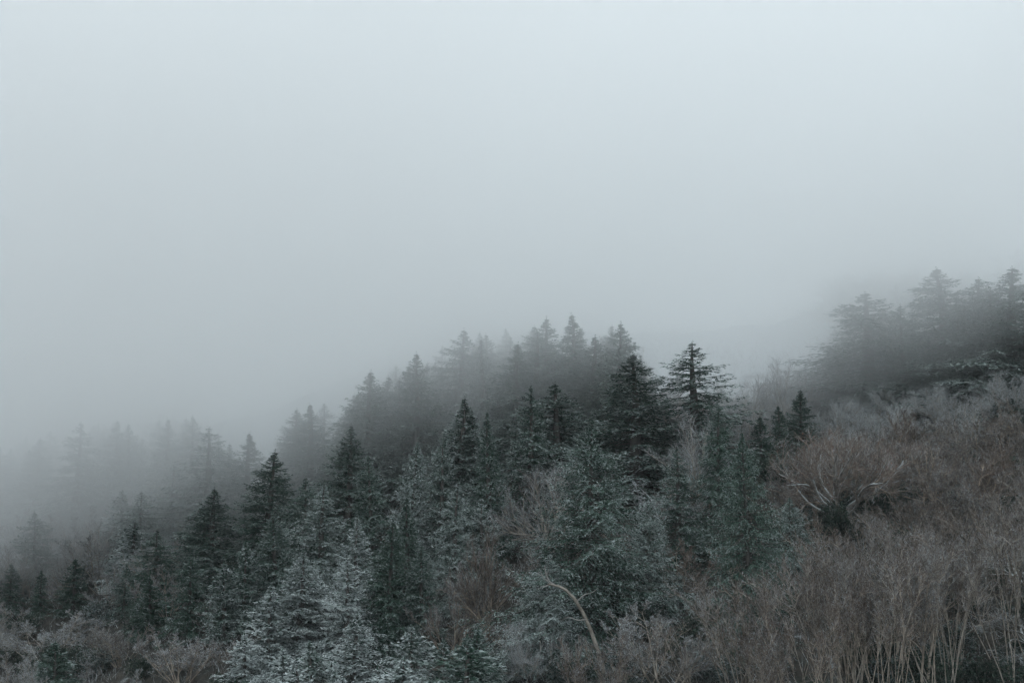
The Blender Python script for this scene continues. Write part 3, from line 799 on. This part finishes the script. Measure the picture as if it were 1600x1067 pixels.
rng = np.random.default_rng(2024)
n_con = n_bare = 0
cands = []
for i in range(4200):
    d = rng.uniform(92, 205); u = rng.uniform(-.335, .335)
    cands.append((u * d, d))
cands.sort(key=lambda c: c[1])
for (x, y) in cands:
    z = float(terrain(x, y))
    px, pb = px_of(x, y, z)
    _, p5 = px_of(x, y, z + 5)
    # which kind of wood grows here, by where it stands on the slope
    edge = 930 + 40 * math.sin(px * .02)
    con = 0.0
    if 340 < px < 1010: con = 1.0
    if 1010 <= px < 1240 and pb < 860 - .2 * (px - 1010): con = .7
    if px <= 340: con = .45 if pb < 800 else (.10 if pb > 930 else .30)
    if px > 1120 and pb < 760: con = 0.0
    if px > 1440 and y > 170: con = .9
    if px > 900 and pb > 905: con = 0.0
    if 640 < px < 830 and pb > 960: con = .15
    if px < 360 and pb > 1000: con = .05
    if px > 1240 and y <= 170: con = 0.0
    if px > 1030 and y > 146 and px < 1440: con = 0.0
    if y < 110 and px > 930: continue                      # the tall thicket stands here
    if rng.random() < con:
        H = rng.uniform(8, 11.5) if px > 340 else rng.uniform(6, 9.5)
        if y > 158: H *= .9
        if pb > 985: H = rng.uniform(4.5, 7)
        if too_close(x, y, 1.0, .13) or n_con >= 210: continue
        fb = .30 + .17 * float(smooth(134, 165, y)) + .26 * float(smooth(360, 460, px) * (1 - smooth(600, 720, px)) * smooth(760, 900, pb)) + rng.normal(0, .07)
        k = ["spruce_a", "spruce_b", "spruce_c", "spruce_d", "spruce_e", "spruce_d", "spruce_wide"][rng.integers(0, 7)]
        if H < 7: k = ["spruce_young", "spruce_young_b"][rng.integers(0, 2)]
        P = PROTO[k]
        _, tip = px_of(x, y, z + H)
        if hides(px, tip, y, 16) or above_canopy(px, tip): continue
        lab = ("frosted " if fb > .36 else "dark ") + ("young" if H < 7 else "slim" if k == "spruce_c" else "ragged" if k in ("spruce_b", "spruce_e") else "broad" if k == "spruce_wide" else "full") + " spruce " + name_place(px, .6 * pb + .4 * tip, y)
        rt = place(k, x, y, H, 2 * P["R"] * H / P["H"] * (rng.uniform(1.0, 1.2) if k == "spruce_wide" else rng.uniform(1.5, 1.95)), fb, 0, rng.uniform(.35, .7), lab, "spruce", CONIF, "spruce_tree")
        note(rt, lab, y)
        n_con += 1
    else:
        thicket = px > 900 and y < 135
        if too_close(x, y, 1.25 if thicket else 1.7) or n_bare >= 260: continue
        fr = .34 + rng.normal(0, .08)
        if thicket:
            if y < 114: continue
            k = ["bare_round", "bare_round_b", "bare_shrub", "bare_slender_c"][rng.integers(0, 4)]
            H = rng.uniform(4.0, 6.0); wm = rng.uniform(.2, .7); w = None
            fr -= .20
            zone = "in the brown thicket on the lower right"; nm = "bare_tree"
        elif px > 1100:
            k = ["bare_round", "bare_round_b", "bare_shrub"][rng.integers(0, 3)]
            H = rng.uniform(3.6, 5.6); wm = rng.uniform(0, .12) + .14 * float(y < 140); fr += .10 + .14 * float(smooth(138, 160, y)); w = None
            zone = "on the grey-brown slope on the right"; nm = "bare_tree"
        else:
            k = ["bare_round", "bare_round_b", "bare_shrub", "bare_slender_c"][rng.integers(0, 4)]
            H = rng.uniform(3.8, 6.2) if px < 400 else rng.uniform(4.5, 7.5); wm = rng.uniform(.1, .5); w = None; fr += .06
            zone = "on the left slope below the misty ridge" if px < 400 else "between the spruces of the middle slope"; nm = "bare_tree"
        if hides(px, px_of(x, y, z + H)[1], y, 22) or (px < 1300 and above_canopy(px, px_of(x, y, z + H)[1] + 25)): continue
        word = {"bare_round": "rounded bare tree", "bare_round_b": "bushy bare tree", "bare_slender": "slender bare tree", "bare_slender_c": "fork-stemmed bare tree", "bare_shrub": "low bare shrub"}[k]
        tone = "frosted " if fr > .42 else "brown " if wm > .5 else "grey "
        lab = tone + word + " " + name_place(px, pb - 60, y)
        rt = place(k, x, y, H, w, fr, wm, rng.uniform(.25, .5), lab, "shrub" if "shrub" in word else "bare tree", BARE, "bare_shrub" if "shrub" in word else nm)
        note(rt, lab, y)
        n_bare += 1
# the tall thicket of thin stems that fills the foot of the slope
n_thick = 0
for i in range(400):
    px = rng.uniform(905, 1650)
    line = float(np.interp(px, [905, 1050, 1130, 1200, 1260, 1330, 1450, 1650], [915, 850, 838, 862, 830, 800, 775, 725]))
    row = line + rng.uniform(0, 1) ** 1.4 * 55
    H = rng.uniform(8.8, 11.5)
    x, y = ray_pos(px, row, H)
    if y < 74 or too_close(x, y, .6, .1) or n_thick >= 100: continue
    if hides(px, row, y, 10) and px < 1560: continue
    k = ["bare_stem", "bare_stem_b", "bare_stem_c", "bare_stem", "bare_stem_b", "bare_slender"][rng.integers(0, 6)]
    fr = .12 + rng.uniform(0, .2); wm = rng.uniform(.1, .45)
    lab = ("tall " if H > 10.2 else "") + ("frost-flecked " if fr > .24 else "brown " if wm > .4 else "grey-brown ") + {"bare_stem": "upright bare tree", "bare_stem_b": "left-leaning bare tree", "bare_stem_c": "fanning bare tree", "bare_slender": "single-stemmed bare tree"}[k] + " " + name_place(px, row + 100, y)
    rt = place(k, x, y, H, None, fr, wm, rng.uniform(.2, .5), lab, "bare tree", "thin bare trees of the thicket", "thicket_tree", rot=rng.uniform(-.8, .8), lean=(rng.normal(-.03, .06), 0))
    note(rt, lab, y)
    n_thick += 1

# evergreen shrubs under the bare trees
n_leaf = 0
for i in range(1100):
    d = rng.uniform(80, 150); u = rng.uniform(-.32, .32); x, y = u * d, d
    px, pb = px_of(x, y, float(terrain(x, y)))
    if n_leaf >= 170: break
    if (px > 840 or px < 380) and not (n_leaf > 100 and px < 840):
        fr = rng.uniform(.15, .55)
        lab = ("white-frosted" if fr > .45 else "dull green") + " leafy shrub " + name_place(px, pb, y)
        rt = place(["leafy", "leafy_b"][i % 2], x, y, rng.uniform(1.5, 3.2), None, fr, 0, rng.uniform(.25, .5), lab, "shrub", "evergreen shrubs under the bare trees", "evergreen_shrub")
        note(rt, lab, y)
        n_leaf += 1

settle_labels()

# undergrowth nobody could count: twigs and litter stems over the forest floor
def undergrowth():
    rg = np.random.default_rng(9)
    n = 80000
    y = 78 + 122 * rg.random(n) ** 1.1
    x = rg.uniform(-.36, .36, n) * y
    p = np.stack([x, y, terrain(x, y) - .05], -1)
    g = Geo()
    d = norm(np.concatenate([rg.normal(0, .5, (n, 2)), rg.uniform(.5, 1.2, (n, 1))], 1))
    g.blades(p, d, rg.uniform(.4, 1.6, n), rg.uniform(.015, .04, n), rg)
    for _ in range(2):
        q = p + d * rg.uniform(.2, .7, (n, 1))
        d2 = norm(d + rg.normal(0, .6, (n, 3)))
        g.blades(q, d2, rg.uniform(.2, .7, n), rg.uniform(.01, .02, n), rg)
    o = bpy.data.objects.new("undergrowth", g.mesh("undergrowth", M_TWIG)); COL.objects.link(o)
    o.color = (.20, .35, .25, 1); o["kind"] = "stuff"; o["label"] = "brown frosted undergrowth of thin twigs on the forest floor"
undergrowth()
print("conifers", len(HEROES) + n_con, "bare", len(HERO_BARE) + n_bare, "objects", len(bpy.data.objects),
      "tris", sum(len(m.polygons) for m in bpy.data.meshes))
